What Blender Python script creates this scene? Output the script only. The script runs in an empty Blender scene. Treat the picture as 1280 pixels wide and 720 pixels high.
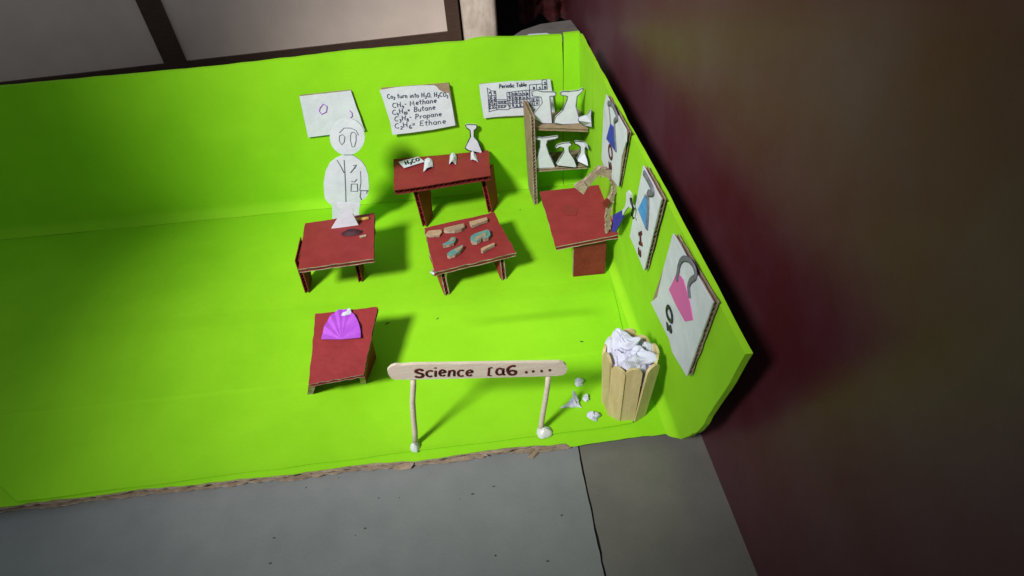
import bpy, math, random
from mathutils import Vector as V, Matrix, noise
random.seed(7)
S = bpy.context.scene
COL = S.collection
# ------------------------------------------------------------------ camera
F, PIT, YAW, ROLL = 708.84, 0.72219, 0.04433, -0.07317
CP = V((-1.13196, -5.50997, 3.3646))
H, D = 1.59, 3.34
_f = V((math.sin(YAW)*math.cos(PIT), math.cos(YAW)*math.cos(PIT), -math.sin(PIT)))
_r = V((math.cos(YAW), -math.sin(YAW), 0)); _u = _r.cross(_f)
R_ = math.cos(ROLL)*_r + math.sin(ROLL)*_u
U_ = -math.sin(ROLL)*_r + math.cos(ROLL)*_u
cam = bpy.data.cameras.new('camera'); co = bpy.data.objects.new('camera', cam); COL.objects.link(co)
m = Matrix((R_, U_, -_f)).transposed().to_4x4(); m.translation = CP; co.matrix_world = m
cam.sensor_width = 36; cam.lens = F/1280*36; cam.clip_start = .05; cam.clip_end = 200
S.camera = co
S.view_settings.view_transform = 'Standard'; S.view_settings.look = 'None'
S.view_settings.exposure = 0; S.view_settings.gamma = 1
S.render.engine = 'CYCLES'
# ------------------------------------------------------------------ light: a dim room and one lamp in front on the left
w = bpy.data.worlds.new('World'); S.world = w; w.use_nodes = True
w.node_tree.nodes['Background'].inputs[0].default_value = (.80, .90, 1.0, 1)
w.node_tree.nodes['Background'].inputs[1].default_value = .27
TG = V((-.9, -.75, .4)); EL = math.radians(42)
LP = TG + 14*V((-.6*math.cos(EL), -.8*math.cos(EL), math.sin(EL)))
ld = bpy.data.lights.new('room_lamp', 'SPOT'); lo = bpy.data.objects.new('room_lamp', ld); COL.objects.link(lo)
lo.location = LP; lo.rotation_euler = (TG-LP).to_track_quat('-Z', 'Y').to_euler()
ld.energy = 10600; ld.shadow_soft_size = 1.15; ld.spot_size = math.radians(29); ld.spot_blend = .6
ld.color = (1.0, .985, .96)

def ray(u, v): return _f + R_*((u-640)/F) + U_*((360-v)/F)
def at(u, v, ax, val):
    """the point of the plane axis=val that the photograph shows at (u, v)"""
    d = ray(u, v); return CP + d*((val-CP[ax])/d[ax])
# the right wall is a ruled surface: base on x = 0, top edge leaning a little
_t = at(842, 270, 2, H); _s0 = -.085
def xs(y, z): return (_s0 + (_t.x-_s0)*(y/_t.y))*max(0, z)/H
def rw(u, v, off=0):
    x = 0
    for i in range(30):
        P = at(u, v, 0, x); x = xs(P.y, P.z)-off
    return V((x, P.y, P.z))
def rwp(y, z, off=0): return V((xs(y, z)-off, y, z))
def tri(x): x = x % 1.0; return abs(2*x-1)
def nz(x, y=0, z=0): return noise.noise(V((x, y, z)))

# ------------------------------------------------------------------ materials
def mat(name, col, rough=.75, col2=None, scale=6, bump=.0, bscale=30, det=4, stretch=None, spec=.3, lo_=.35, hi=.65, coat=0, trans=None):
    m = bpy.data.materials.new(name); m.use_nodes = True; t = m.node_tree; b = t.nodes['Principled BSDF']
    b.inputs['Base Color'].default_value = (*col, 1); b.inputs['Roughness'].default_value = rough
    b.inputs['Specular IOR Level'].default_value = spec
    b.inputs['Coat Weight'].default_value = coat
    tc = t.nodes.new('ShaderNodeTexCoord'); mp = t.nodes.new('ShaderNodeMapping')
    t.links.new(tc.outputs['Object'], mp.inputs[0])
    if stretch: mp.inputs['Scale'].default_value = stretch
    if col2:
        n = t.nodes.new('ShaderNodeTexNoise'); n.inputs['Scale'].default_value = scale; n.inputs['Detail'].default_value = det
        n.inputs['Roughness'].default_value = .62
        t.links.new(mp.outputs[0], n.inputs['Vector'])
        r = t.nodes.new('ShaderNodeValToRGB'); r.color_ramp.elements[0].position = lo_; r.color_ramp.elements[1].position = hi
        r.color_ramp.elements[0].color = (*col, 1); r.color_ramp.elements[1].color = (*col2, 1)
        t.links.new(n.outputs['Fac'], r.inputs[0]); t.links.new(r.outputs[0], b.inputs['Base Color'])
    if bump:
        n = t.nodes.new('ShaderNodeTexNoise'); n.inputs['Scale'].default_value = bscale; n.inputs['Detail'].default_value = 6
        t.links.new(mp.outputs[0], n.inputs['Vector'])
        bp = t.nodes.new('ShaderNodeBump'); bp.inputs['Strength'].default_value = bump; bp.inputs['Distance'].default_value = .02
        t.links.new(n.outputs['Fac'], bp.inputs['Height']); t.links.new(bp.outputs[0], b.inputs['Normal'])
    return m
GREEN = mat('green_paper', (.225, .565, .008), .8, (.262, .625, .011), 1.3, .30, 4, spec=.18, det=8)
GREEN2 = mat('green_paper_side', (.25, .565, .008), .8, (.285, .62, .011), 1.5, .30, 4, spec=.3, det=8)
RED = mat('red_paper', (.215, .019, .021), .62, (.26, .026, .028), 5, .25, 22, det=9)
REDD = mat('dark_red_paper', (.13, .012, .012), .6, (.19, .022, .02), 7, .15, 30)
KRAFT = mat('kraft_cardboard', (.33, .235, .155), .85, (.24, .165, .105), 9, .25, 45)
KRAFTD = mat('worn_cardboard', (.21, .155, .10), .85, (.33, .25, .18), 14, .4, 30)
EDGE = mat('torn_cardboard_edge', (.46, .37, .28), .9, (.22, .15, .10), 16, .4, 60)
WHITE = mat('white_paper', (.61, .63, .69), .7, (.54, .56, .63), 6, .35, 9, det=8)
CRUMP = mat('crumpled_paper', (.58, .59, .70), .7, (.52, .53, .645), 5, .15, 20)
INK = mat('blue_black_ink', (.05, .055, .11), .6)
PENCIL = mat('grey_pencil', (.10, .105, .13), .7, (.17, .17, .2), 30)
DINK = mat('black_marker', (.012, .013, .016), .5)
BRINK = mat('maroon_marker', (.10, .012, .012), .55, (.04, .006, .006), 14)
WOOD = mat('popsicle_wood', (.58, .47, .24), .7, (.50, .385, .18), 5, .2, 25, stretch=(6, 6, 1))
WOODP = mat('pale_popsicle_wood', (.62, .54, .44), .7, (.56, .47, .37), 5, .2, 25, stretch=(1, 6, 6))
GLUE = mat('hot_glue', (.58, .61, .58), .3, spec=.5)
BLUE = mat('dark_blue_ink', (.018, .03, .34), .5, (.03, .05, .45), 20)
LBLUE = mat('light_blue_ink', (.05, .24, .60), .5, (.09, .34, .70), 16)
PINK = mat('pink_ink', (.62, .10, .38), .6)
TEAL = mat('teal_paint', (.07, .20, .19), .6, (.12, .27, .24), 20)
TAN = mat('tan_cardboard', (.36, .22, .13), .8, (.46, .31, .20), 20, .3, 50)
PURP = mat('purple_paper', (.42, .09, .60), .6, (.34, .06, .52), 9)
YELL = mat('yellow_strip', (.62, .38, .08), .6)
STAIN = mat('wet_stain', (.20, .022, .02), .5, (.225, .026, .023), 12)
TILE = mat('grey_stone_tile', (.18, .192, .19), .42, (.215, .225, .22), 2.2, .10, 70, spec=.4, det=12)
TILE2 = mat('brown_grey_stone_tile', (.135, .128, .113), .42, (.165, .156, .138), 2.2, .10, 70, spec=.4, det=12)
GROUT = mat('dark_grout', (.03, .028, .026), .9)
BEIGE = mat('beige_laminate', (.76, .63, .54), .5, (.66, .54, .47), 1.5, .08, 5, det=8)
BROWN = mat('brown_frame_wood', (.085, .05, .035), .5, (.06, .034, .025), 8, .1, 20, stretch=(1, 1, 8))
STONE = mat('streaked_cream_stone', (.72, .61, .51), .5, (.34, .26, .20), 1.6, .15, 6, stretch=(3.4, 3, 1.6), lo_=.42, hi=.75)
BLACK = mat('recess_black', (.006, .005, .006), .9, (.012, .01, .011), 9, .3, 20)
REDCL = mat('dark_red_cloth', (.07, .006, .008), .8, (.02, .003, .004), 12, .4, 20)
GREYS = mat('grey_ledge_stone', (.12, .108, .10), .6, (.16, .145, .13), 5, .1, 20)
MAROON = mat('maroon_lacquer_reflections', (.062, .008, .012), .50, (.078, .026, .036), .9, .10, 14, spec=.5, coat=.12)  # maroon lacquer; the purple-brown noise paints blurred reflections into its colour
MAROON.node_tree.nodes['Principled BSDF'].inputs['Coat Roughness'].default_value = .22
DISC = mat('dark_maroon_shade', (.035, .008, .014), .7, (.05, .012, .02), 12)
DIRT = mat('dark_speck', (.05, .06, .04), .9)
DGRN = mat('dark_green_scrap', (.03, .13, .02), .8)

# ------------------------------------------------------------------ mesh builder
class MB:
    def __init__(s): s.v = []; s.f = []; s.m = []; s.mats = []; s.sm = []
    def mi(s, mt):
        if mt not in s.mats: s.mats.append(mt)
        return s.mats.index(mt)
    def face(s, idx, mt, smooth=False): s.f.append(idx); s.m.append(s.mi(mt)); s.sm.append(smooth)
    def add(s, pts): k = len(s.v); s.v += [V(p) for p in pts]; return list(range(k, k+len(pts)))
    def poly(s, pts, mt): s.face(s.add(pts), mt)
    def prism(s, poly, off, mt, side=None, back=None):
        """polygon extruded from its place by off (poly is the seen face)"""
        off = V(off); n = len(poly); a = s.add(poly); b = s.add([V(p)+off for p in poly])
        s.face(a, mt); s.face(b[::-1], back or side or mt)
        for i in range(n): j = (i+1) % n; s.face([a[i], b[i], b[j], a[j]], side or mt)
    def tube(s, pts, r, mt, n=5, flat=None, r2=None, caps=True):
        pts = [V(p) for p in pts]
        if len(pts) < 2: return
        rings = []
        for i, p in enumerate(pts):
            d = (pts[min(i+1, len(pts)-1)]-pts[max(i-1, 0)])
            if d.length < 1e-7: d = V((1, 0, 0))
            d.normalize()
            if flat is not None:
                nn = V(flat).normalized(); a = d.cross(nn)
                if a.length < 1e-5: a = V((0, 0, 1)).cross(nn)
                a.normalize(); b = nn*.35
            else:
                a = d.cross(V((0, 0, 1)) if abs(d.z) < .9 else V((0, 1, 0))).normalized(); b = a.cross(d)
            rr = r if r2 is None else r+(r2-r)*i/(len(pts)-1)
            rings.append(s.add([p+(a*math.cos(6.2832*k/n)+b*math.sin(6.2832*k/n))*rr for k in range(n)]))
        for A, B in zip(rings, rings[1:]):
            for k in range(n): s.face([A[k], A[(k+1) % n], B[(k+1) % n], B[k]], mt, True)
        if caps: s.face(rings[0][::-1], mt); s.face(rings[-1], mt)
    def grid(s, fn, nu, nv, mt, smooth=True, thick=None, back=None, side=None):
        """fn(u, v) -> point; thick: vector for a second layer"""
        k = s.add([fn(i/nu, j/nv) for j in range(nv+1) for i in range(nu+1)]); W = nu+1
        for j in range(nv):
            for i in range(nu): s.face([k[j*W+i], k[j*W+i+1], k[(j+1)*W+i+1], k[(j+1)*W+i]], mt, smooth)
        if thick is not None:
            th = V(thick); q = s.add([s.v[x]+th for x in k])
            for j in range(nv):
                for i in range(nu): s.face([q[j*W+i], q[(j+1)*W+i], q[(j+1)*W+i+1], q[j*W+i+1]], back or mt, smooth)
            bd = [i for i in range(nu+1)]+[j*W+nu for j in range(1, nv+1)]+[nv*W+i for i in range(nu-1, -1, -1)]+[j*W for j in range(nv-1, 0, -1)]
            ka = s.add([s.v[k[a]] for a in bd]); qa = s.add([s.v[q[a]] for a in bd]); n_ = len(bd)
            for a in range(n_): b = (a+1) % n_; s.face([ka[a], qa[a], qa[b], ka[b]], side or mt)
    def board(s, P, nrm, th, top, bot, core=None, edge=None, flutes='u', nf=24, jit=.006, n=22, seed=0, warp=None):
        """corrugated cardboard on quad P (00,10,11,01; top face), thickness th along -nrm"""
        P = [V(p) for p in P]; nrm = V(nrm).normalized(); core = core or KRAFT; edge = edge or EDGE; L = min(.009, th*.2)
        def B(u, v): return P[0]*(1-u)*(1-v)+P[1]*u*(1-v)+P[2]*u*v+P[3]*(1-u)*v
        def lay(off, sd):
            def f(u, v):
                p = B(u, v); e = min(u, 1-u, v, 1-v)
                if e < 1e-6:
                    c = B(.5, .5); p = p+(c-p).normalized()*(jit*(.5+1.4*nz(u*9+sd, v*9, seed)))
                z = warp(u, v) if warp else 0
                return p-nrm*(off-z)
            return f
        s.grid(lay(0, 1.3), n, n, top, False, -nrm*L, edge, edge)
        s.grid(lay(th-L, 5.7), n, n, bot, False, -nrm*L, bot, edge)
        K = nf*6
        def fc(u, v):
            i = round(u*K); h = L+(th-2*L)*(.5-.5*math.cos(6.2832*i/6))
            uu = .004+.992*u; vv = .005+.99*v+.006*nz(i*.7, v*7, seed)*(1 if v in (0, 1) else 0)
            vv = min(.997, max(.003, vv)); a, b = (uu, vv) if flutes == 'u' else (vv, uu)
            z = warp(a, b) if warp else 0
            return B(a, b)-nrm*(h-z)
        s.grid(fc, K, 1, core, False)
    def build(s, name, parent=None, smooth=None):
        me = bpy.data.meshes.new(name); off = V((0, 0, 0)); p = parent
        while p is not None: off += V(p.location); p = p.parent
        org = off
        if parent is None:
            xsn = [p.x for p in s.v]; ysn = [p.y for p in s.v]; zsn = [p.z for p in s.v]
            org = V(((min(xsn)+max(xsn))/2, (min(ysn)+max(ysn))/2, min(zsn)))
        me.from_pydata([p-org for p in s.v], [], s.f)
        for mt in s.mats: me.materials.append(mt)
        for i, pl in enumerate(me.polygons): pl.material_index = s.m[i]; pl.use_smooth = s.sm[i] if smooth is None else smooth
        me.validate(); me.update()
        o = bpy.data.objects.new(name, me); COL.objects.link(o); o.parent = parent
        if parent is None: o.location = org
        return o
def tag(o, label=None, cat=None, group=None, kind=None):
    if label: o['label'] = label
    if cat: o['category'] = cat
    if group: o['group'] = group
    if kind: o['kind'] = kind
    return o
def thing(name, loc, label, cat, group=None):
    o = bpy.data.objects.new(name, None); o.empty_display_size = .05; COL.objects.link(o); o.location = loc
    return tag(o, label, cat, group)

# ------------------------------------------------------------------ handwriting: pen strokes
def arc(cx, cy, rx, ry, a, b, n=8): return [(cx+rx*math.cos(math.radians(a+(b-a)*i/n)), cy+ry*math.sin(math.radians(a+(b-a)*i/n))) for i in range(n+1)]
G = {
 'C': (.62, [arc(.36, .42, .30, .42, 50, 310)]), 'O': (.66, [arc(.34, .42, .28, .40, 80, 440, 12)]),
 'H': (.68, [[(.08, .9), (.12, .02)], [(.56, .92), (.52, 0)], [(.08, .48), (.55, .45)]]),
 'B': (.6, [[(.1, .9), (.1, .02)], [(.02, .85)]+arc(.2, .68, .3, .22, 90, -90)+arc(.2, .24, .34, .23, 90, -100)]),
 'P': (.6, [[(.14, .9), (.1, -.05)], [(.02, .82)]+arc(.22, .64, .28, .24, 100, -110)]),
 'R': (.6, [[(.1, .9), (.1, .02)], arc(.2, .7, .28, .2, 90, -90)+[(.5, 0)]]),
 'Q': (.6, [[(.1, .6), (.1, -.25)], [(.1, .45)]+arc(.28, .36, .2, .24, 130, -160)]),
 'E': (.62, [[(.5, .88), (.1, .85), (.1, .04), (.55, .06)], [(.1, .46), (.44, .48)]]),
 'M': (.8, [[(.04, 0), (.1, .82), (.32, .25), (.56, .85), (.64, 0)]]),
 'T': (.6, [[(.02, .88), (.56, .9)], [(.3, .88), (.28, 0)]]),
 'S': (.6, [arc(.32, .66, .22, .22, 30, 250)[:7]+arc(.28, .22, .24, .24, 90, -150)]),
 'L': (.46, [[(.34, .95), (.08, .93), (.05, .02), (.32, .0)]]),
 '6': (.58, [arc(.34, .45, .28, .45, 60, 190)+arc(.32, .22, .22, .22, 180, -180, 10)]),
 'a': (.52, [arc(.24, .26, .2, .25, 60, 400, 10), [(.44, .52), (.44, .08), (.52, .02)]]),
 'c': (.46, [arc(.27, .27, .22, .26, 50, 310)]), 'e': (.48, [[(.06, .26), (.42, .32)]+arc(.25, .28, .19, .25, 15, 320)]),
 'h': (.5, [[(.08, .95), (.08, 0)], [(.08, .34)]+arc(.24, .32, .16, .2, 150, 0)+[(.42, 0)]]),
 'i': (.2, [[(.1, .5), (.1, 0)], [(.1, .72), (.11, .76)]]), 'n': (.5, [[(.08, .5), (.08, 0)], [(.08, .32)]+arc(.24, .3, .16, .2, 150, 0)+[(.42, 0)]]),
 'o': (.48, [arc(.24, .26, .2, .25, 80, 440, 10)]), 'p': (.5, [[(.08, .5), (.06, -.35)], arc(.25, .26, .2, .24, 160, -170)]),
 'r': (.4, [[(.08, .5), (.08, 0)], [(.08, .34), (.2, .5), (.36, .46)]]), 't': (.4, [[(.2, .85), (.18, .08), (.34, .04)], [(.02, .56), (.38, .6)]]),
 'u': (.5, [[(.06, .5), (.08, .08), (.26, 0), (.4, .1), (.42, .5)], [(.42, .3), (.46, 0)]]), 'l': (.22, [[(.1, .95), (.1, .02)]]),
 'd': (.5, [arc(.24, .26, .2, .25, 60, 400, 10), [(.44, .95), (.44, .0)]]), 'b': (.5, [[(.08, .95), (.08, .04)], arc(.25, .26, .18, .25, 170, -170, 10)]),
 '1': (.26, [[(.04, .7), (.14, .85), (.14, 0)]]), '2': (.5, [arc(.24, .66, .2, .22, 150, -20)+[(.05, .02), (.46, .04)]]),
 '3': (.5, [arc(.22, .66, .2, .2, 140, -80)+arc(.22, .24, .22, .24, 80, -140)]), '4': (.52, [[(.12, .88), (.06, .4), (.46, .42)], [(.38, .7), (.36, -.05)]]),
 '8': (.5, [arc(.24, .66, .16, .2, -90, 270, 10)+arc(.24, .23, .2, .22, 90, 450, 10)]), '0': (.5, [arc(.24, .42, .2, .4, 80, 440, 10)]),
 '-': (.36, [[(.04, .4), (.3, .42)]]), '=': (.42, [[(.04, .5), (.34, .52)], [(.04, .3), (.34, .32)]]),
 '.': (.22, [[(.08, .04), (.12, .05)]]), ',': (.2, [[(.1, .06), (.05, -.12)]]), ':': (.2, [[(.1, .08), (.11, .1)], [(.1, .4), (.11, .42)]]), ' ': (.34, []),
 '*': (.72, [[(.28, .30), (.30, .32)]])}
def write(mb, text, P0, P1, up, nrm, r, mt, lift=.004, wob=.03):
    """text from P0 to P1, letter height = |up|; '_' before a character sets it as a subscript"""
    P0, P1, up = V(P0), V(P1), V(up); n = V(nrm).normalized()
    items = []; x = 0; sub = False
    for ch in text:
        if ch == '_': sub = True; continue
        wd, st = G[ch]; k = .62 if sub else 1; items.append((x, k, st, sub)); x += (wd+.08)*k; sub = False
    e = (P1-P0)/x
    for X, k, st, sb in items:
        dy = (-.28 if sb else 0)+random.uniform(-wob, wob); sl = random.uniform(-.05, .08)
        for pl in st:
            pts = [P0+e*(X+(px+sl*py)*k+random.uniform(-.012, .012))+up*(py*k+dy+random.uniform(-.018, .018))+n*lift for px, py in pl]
            rr = r*(2.6 if text[0] == '*' else 1)
            if text[0] == '*': pts = [pts[0], pts[0]+e*.05]
            mb.tube(pts, rr, mt, 6, n)

# ================================================================== THE SETTING
ZT = -.075
t = MB()
# two stone slabs with a dark joint running toward the camera; joint seen from (722,556) to (757,720)
j0 = at(722, 553, 2, ZT); j1 = at(757, 720, 2, ZT); jd = (j1-j0).normalized(); jn = V((-jd.y, jd.x, 0)); jn = jn if jn.x > 0 else -jn
def joint(sv, off):
    p = j0+jd*sv; return p+jn*(off+.006*nz(sv*7, off*3)+.004*nz(sv*40, 2))
t.grid(lambda u, v: joint(-14+34*u, -30+29.992*v) if v == 1 else j0+jd*(-14+34*u)+jn*(-30+29.992*v), 700, 3, TILE, False)
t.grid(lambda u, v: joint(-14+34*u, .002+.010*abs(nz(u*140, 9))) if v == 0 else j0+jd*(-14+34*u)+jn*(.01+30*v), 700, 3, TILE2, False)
a = j0-jd*14; b = j0+jd*20
t.poly([a-jn*.1+V((0, 0, -.02)), b-jn*.1+V((0, 0, -.02)), b+jn*.1+V((0, 0, -.02)), a+jn*.1+V((0, 0, -.02))], GROUT)
tag(t.build('floor'), kind='structure')
sp = MB()
for i in range(26):
    u = random.uniform(300, 1000); v = random.uniform(560, 720); p = at(u, v, 2, ZT+.002); r = random.uniform(.002, .006)
    k = random.uniform(.5, 2.2); aa = random.uniform(0, 3)
    sp.prism([p+V((r*k*math.cos(q+aa), r*math.sin(q+aa), 0)) for q in (0, 1.2, 2.5, 3.7, 5)], (0, 0, -.0015), DIRT)
tag(sp.build('floor_dirt'), kind='stuff')

# ---- room behind the model
WY = 1.6
t = thing('beige_cabinet', (-4, WY, ZT), 'large beige laminate cabinet front framed in dark brown wood behind the green back wall', 'cabinet')
xr = at(577, 30, 1, WY).x; xp = at(557, 20, 1, WY).x; zb = at(500, 48, 1, WY).z
def box(mb, a, b, mt, bev=0):
    x0, y0, z0 = a; x1, y1, z1 = b
    mb.prism([(x0, y0, z0), (x1, y0, z0), (x1, y0, z1), (x0, y0, z1)], (0, y1-y0, 0), mt)
mb = MB(); box(mb, (-12, WY+.05, ZT), (xr-.01, WY+.9, 4.5), BROWN); mb.build('body', t)
zf = at(500, 58, 1, WY).z
sA, sB = at(438, 53.5, 1, WY), at(557, 40, 1, WY); slp = (sB.z-sA.z)/(sB.x-sA.x); zb = sB.z
for (x0, x1) in ((xp-3.1, xp), (xp-6.5, xp-3.35)):
    mb = MB()
    mb.prism([V((x0, WY+.03, zb+(x0-xp)*slp)), V((x1, WY+.03, zb+(x1-xp)*slp)), V((x1, WY+.03, 4.4)), V((x0, WY+.03, 4.4))], (0, .03, 0), BEIGE); mb.build('panel', t)
mb = MB()
mb.prism([V((-12, WY, zb-.45)), V((xr-.02, WY, zb-.45)), V((xr-.02, WY, zb+slp*.1)), V((-12, WY, zb+slp*(-12-xp)))], (0, .04, 0), BROWN)
for x0, x1 in ((xp, xr-.02), (xp-3.35, xp-3.1)): box(mb, (x0, WY-.003, zb+slp*(x1-xp)-.1), (x1, WY+.037, 4.4), BROWN)
mb.build('frame', t)
# cream post
xa = at(580, 45, 1, 1.5).x; xb = at(623, 45, 1, 1.5).x; xc = at(576, 0, 1, 1.5).x
def post(u, v):
    aa = 6.2832*u; c, s_ = math.cos(aa), math.sin(aa); q = 5; k = (abs(c)**q+abs(s_)**q)**(-1/q)
    hw = (xb-xa)/2*(1+.06*max(0, v-.3)); return V(((xa+xb)/2-.01*v+hw*c*k, 1.6+.16*s_*k, ZT+4.2*v))
mb = MB(); mb.grid(post, 40, 8, STONE)
tag(mb.build('stone_post'), 'cream square post with diagonal grey streaks beside the beige cabinet', 'post')
# dark recess behind: black sheet added, its darkness put into the colour
mb = MB(); box(mb, (xb-.5, 3.2, ZT), (.6, 3.4, 5), BLACK); tag(mb.build('black_backdrop'), 'black curtain standing in for the dark gap behind the model', 'backdrop')
mb = MB()
def cloth(u, v):
    x = at(648, 20, 1, 2.6).x+u*.75; z = 1.0+v*.75
    return V((x, 2.6-.15*tri(u*3.3+.4*nz(v*3, 2))-.1*nz(u*5, v*5), z+.12*nz(u*4, v*2, 4)))
mb.grid(cloth, 30, 20, REDCL, True, (0, .05, 0)); tag(mb.build('red_cloth'), 'dim dark red cloth hanging in the black gap behind the wall', 'cloth')
mb = MB(); zl = 1.28
q = [at(625, 56, 2, zl), at(733, 50, 2, zl), at(713, 25, 2, zl), at(676, 30, 2, zl), at(652, 38, 2, zl)]
mb.prism(q, (0, 0, -1.3), GREYS); tag(mb.build('grey_ledge'), 'low grey ledge top showing behind the back wall corner', 'ledge')
mb = MB(); q = [at(656, 46, 2, zl+.03), at(661, 42.5, 2, zl+.03), at(683, 41, 2, zl+.03), at(692, 44.5, 2, zl+.03), at(690, 50, 2, zl+.03), at(657, 52, 2, zl+.03)]
mb.prism(q, (0, 0, -.025), WHITE); tag(mb.build('white_paper'), 'white folded paper lying on the grey ledge behind the wall', 'paper')
# maroon panel on the right
PX = .20
ye = at(710, 12, 0, PX).y
mb = MB()
mb.prism([V((PX, ye, ZT)), V((PX, -9, ZT)), V((PX, -9, 4.5)), V((PX, ye, 4.5))], (.25, 0, 0), MAROON)
tag(mb.build('maroon_cupboard_side'), 'dark glossy maroon cupboard side standing right of the model wall', 'cupboard')

# ================================================================== THE MODEL ROOM
room = thing('model_room', (-2, -1.6, ZT), 'cardboard model room covered in bright green paper, with floor, back wall and side wall', 'model')
def bumpf(x, y):
    z = .006*nz(x*1.3, y*1.3, 1)+.003*nz(x*3.1, y*2.4, 7)
    yb = -2.17-.04*x*.3                                      # a shallow fold running across
    k = max(0, min(1, (x+1.45)/.35))*max(0, min(1, (-.15-x)/.25)); t_ = (y-yb+.02)/.15     # low swelling with a steeper far side
    z += k*.026*(math.exp((y-yb+.02)/.3) if t_ < 0 else (1-min(1, t_)**2*(3-2*min(1, t_))))
    z += .003*math.exp(-((y+1.42+.03*x)/.16)**2)
    return z
def fy(x):                                                # front edge of the green sheet
    return -3.335-.02*nz(x*2.1, 3)-.008*nz(x*11, 5)-(.025 if x > -.72 else 0)
mb = MB()
mb.grid(lambda u, v: V(((-8.1+8.1*u), fy(-8.1+8.1*u)*(1-v), .0+bumpf(-8.1+8.1*u, fy(-8.1+8.1*u)*(1-v)))), 260, 220, GREEN, True, (0, 0, -.004))
fl = mb.build('floor', room)
# overlapping sheets with lifted edges
def sheet(q, z0, nu, nv, seed, lift=.003, bury=False):
    q = [V(p) for p in q]
    def f(u, v):
        p = q[0]*(1-u)*(1-v)+q[1]*u*(1-v)+q[2]*u*v+q[3]*(1-u)*v
        e = min(1-u, v, 1-v)*3; L = lift*max(0, 1-e*7)*(.6+nz(p.x*2, p.y*2, seed))
        if bury: L = L*(1-v)-.012*max(0, v-.75)/.25
        if e < 1e-4: p = p+V((.01*nz(p.y*4, p.x*4, seed), .01*nz(p.x*3, p.y, seed), 0))
        return V((p.x, p.y, z0+bumpf(p.x, p.y)+L))
    mb = MB(); mb.grid(f, nu, nv, GREEN, True, (0, 0, -.004)); return mb
z1 = .008; z2 = .015
A = [at(438, 474, 2, 0), at(751, 441, 2, 0), at(762, 346, 2, 0), at(788, 448, 2, 0), at(791, 531, 2, 0), at(725, 547, 2, 0)]
sheet([V((-8, -2.55, 0)), V((A[3].x, A[3].y, 0)), V((A[2].x, A[2].y+.05, 0)), V((-8, -1.45, 0))], z1, 200, 70, 2, .003, True).build('floor_sheet', fl)
le = A[0]+(A[0]-A[1])*1.6
sheet([V((-4.4, -3.325, 0)), V((A[4].x, A[4].y, 0)), V((A[3].x-.03, A[1].y+.0, 0)), V((le.x, le.y, 0))], z2, 160, 70, 5, .004).build('floor_sheet', fl)
# cardboard base with a torn front edge
mb = MB()
def base_f(x, k): return -3.335-.015*nz(x*2.1, 3)+(-.022*max(0, .3+nz(x*3.7, k, 2))-.012*nz(x*17, k)) * (1 if x < -.72 else 0)+(.05 if x > -.70 else 0)
def basegrid(z, k, mt, th):
    mb.grid(lambda u, v: V((-8.2+8.2*u, base_f(-8.2+8.2*u, k) if v == 0 else base_f(-8.2+8.2*u, k)*(1-v), z)), 520, 2, mt, False, (0, 0, -th), mt, EDGE)
basegrid(-.008, 1, KRAFTD, .012); basegrid(-.052, 6, KRAFTD, .012)
mb.grid(lambda u, v: V((-8.2+8.2*u, (base_f(-8.2+8.2*u, 3)+.03)*(1-v*.1), -.021-.03*(round(u*1400) % 2))), 1400, 1, KRAFTD, False)
bs = mb.build('cardboard_base', room)
mb = MB()                                                # torn flaps hanging from the base
def flap(pts, th=.008, zz=(-.03, -.06)):
    q = [at(u, v, 2, z) for u, v, z in pts]; mb.prism(q, (0, .006, -th), KRAFTD, EDGE)
flap([(489, 573, -.02), (516, 571, -.02), (517, 580, -.04), (513, 586, -.055), (498, 588, -.06), (491, 586, -.055), (496, 580, -.04)])
flap([(438, 580, -.02), (462, 577, -.02), (470, 579, -.03), (452, 584, -.045), (438, 588, -.05)])
flap([(598, 562, -.02), (608, 561, -.02), (606, 566, -.03), (611, 571, -.05), (603, 568, -.04)])
flap([(668, 558, -.02), (676, 556, -.03), (673, 566, -.06), (666, 573, -.066), (659, 572, -.066)])
flap([(640, 558, -.01), (660, 559, -.02), (700, 551, -.01), (724, 550, -.01), (724, 555, -.03), (714, 553, -.03), (690, 560, -.03), (650, 563, -.03)])
mb.build('torn_flap', bs)
# ---- back wall: front green sheet in two widths with a slit between
topp = [(-8.2, 1.56), (at(438, 65, 1, 0).x-1.2, 1.575)]+[(lambda p: (p.x, p.z))(at(u, v, 1, 0)) for u, v in ((438, 64.5), (470, 62.5), (500, 60), (530, 57.5), (560, 54.5), (580, 53.5), (590, 50), (606, 47.5), (640, 47.5), (670, 46.3), (704.5, 44.3))]
def prof(P, x):
    if x <= P[0][0]: return P[0][1]
    for (a, b), (c, d) in zip(P, P[1:]):
        if x <= c: return b+(d-b)*(x-a)/(c-a)
    return P[-1][1]
xsl = at(704.5, 44, 1, 0).x; zsl = at(704.5, 89, 1, 0).z
def wy(x, z): return -.012*nz(x*1.1, z*1.4, 3)-.006*nz(x*3, z*3, 9)-.06*max(0, 1-z/.12)**2
mb = MB()
def bw(u, v):
    x = -8.2+(xsl+8.2)*u; zt = prof(topp, x)+.005*nz(x*6, 1); v = v**1.5; z = zt*v
    x2 = x-(.003 if z < zsl else .003+.012*(z-zsl)/.3)*(u > .997)
    return V((x2, wy(x, z), z+.003))
mb.grid(bw, 240, 40, GREEN, True, (0, .05, 0), KRAFT, GREEN)
def bw2(u, v):
    xt = at(724, 41, 1, 0).x; x = xsl+.003*(1-u)+(xs(0, H*v)-xsl+.01)*u
    z = (at(706, 43, 1, 0).z*(1-u)+at(724, 41, 1, 0).z*u)*v
    return V((x, wy(x, z)+.004, z+.003))
mb.grid(bw2, 10, 40, GREEN, True, (0, .05, 0), KRAFT, GREEN)
mb.build('back_wall', room)
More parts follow.
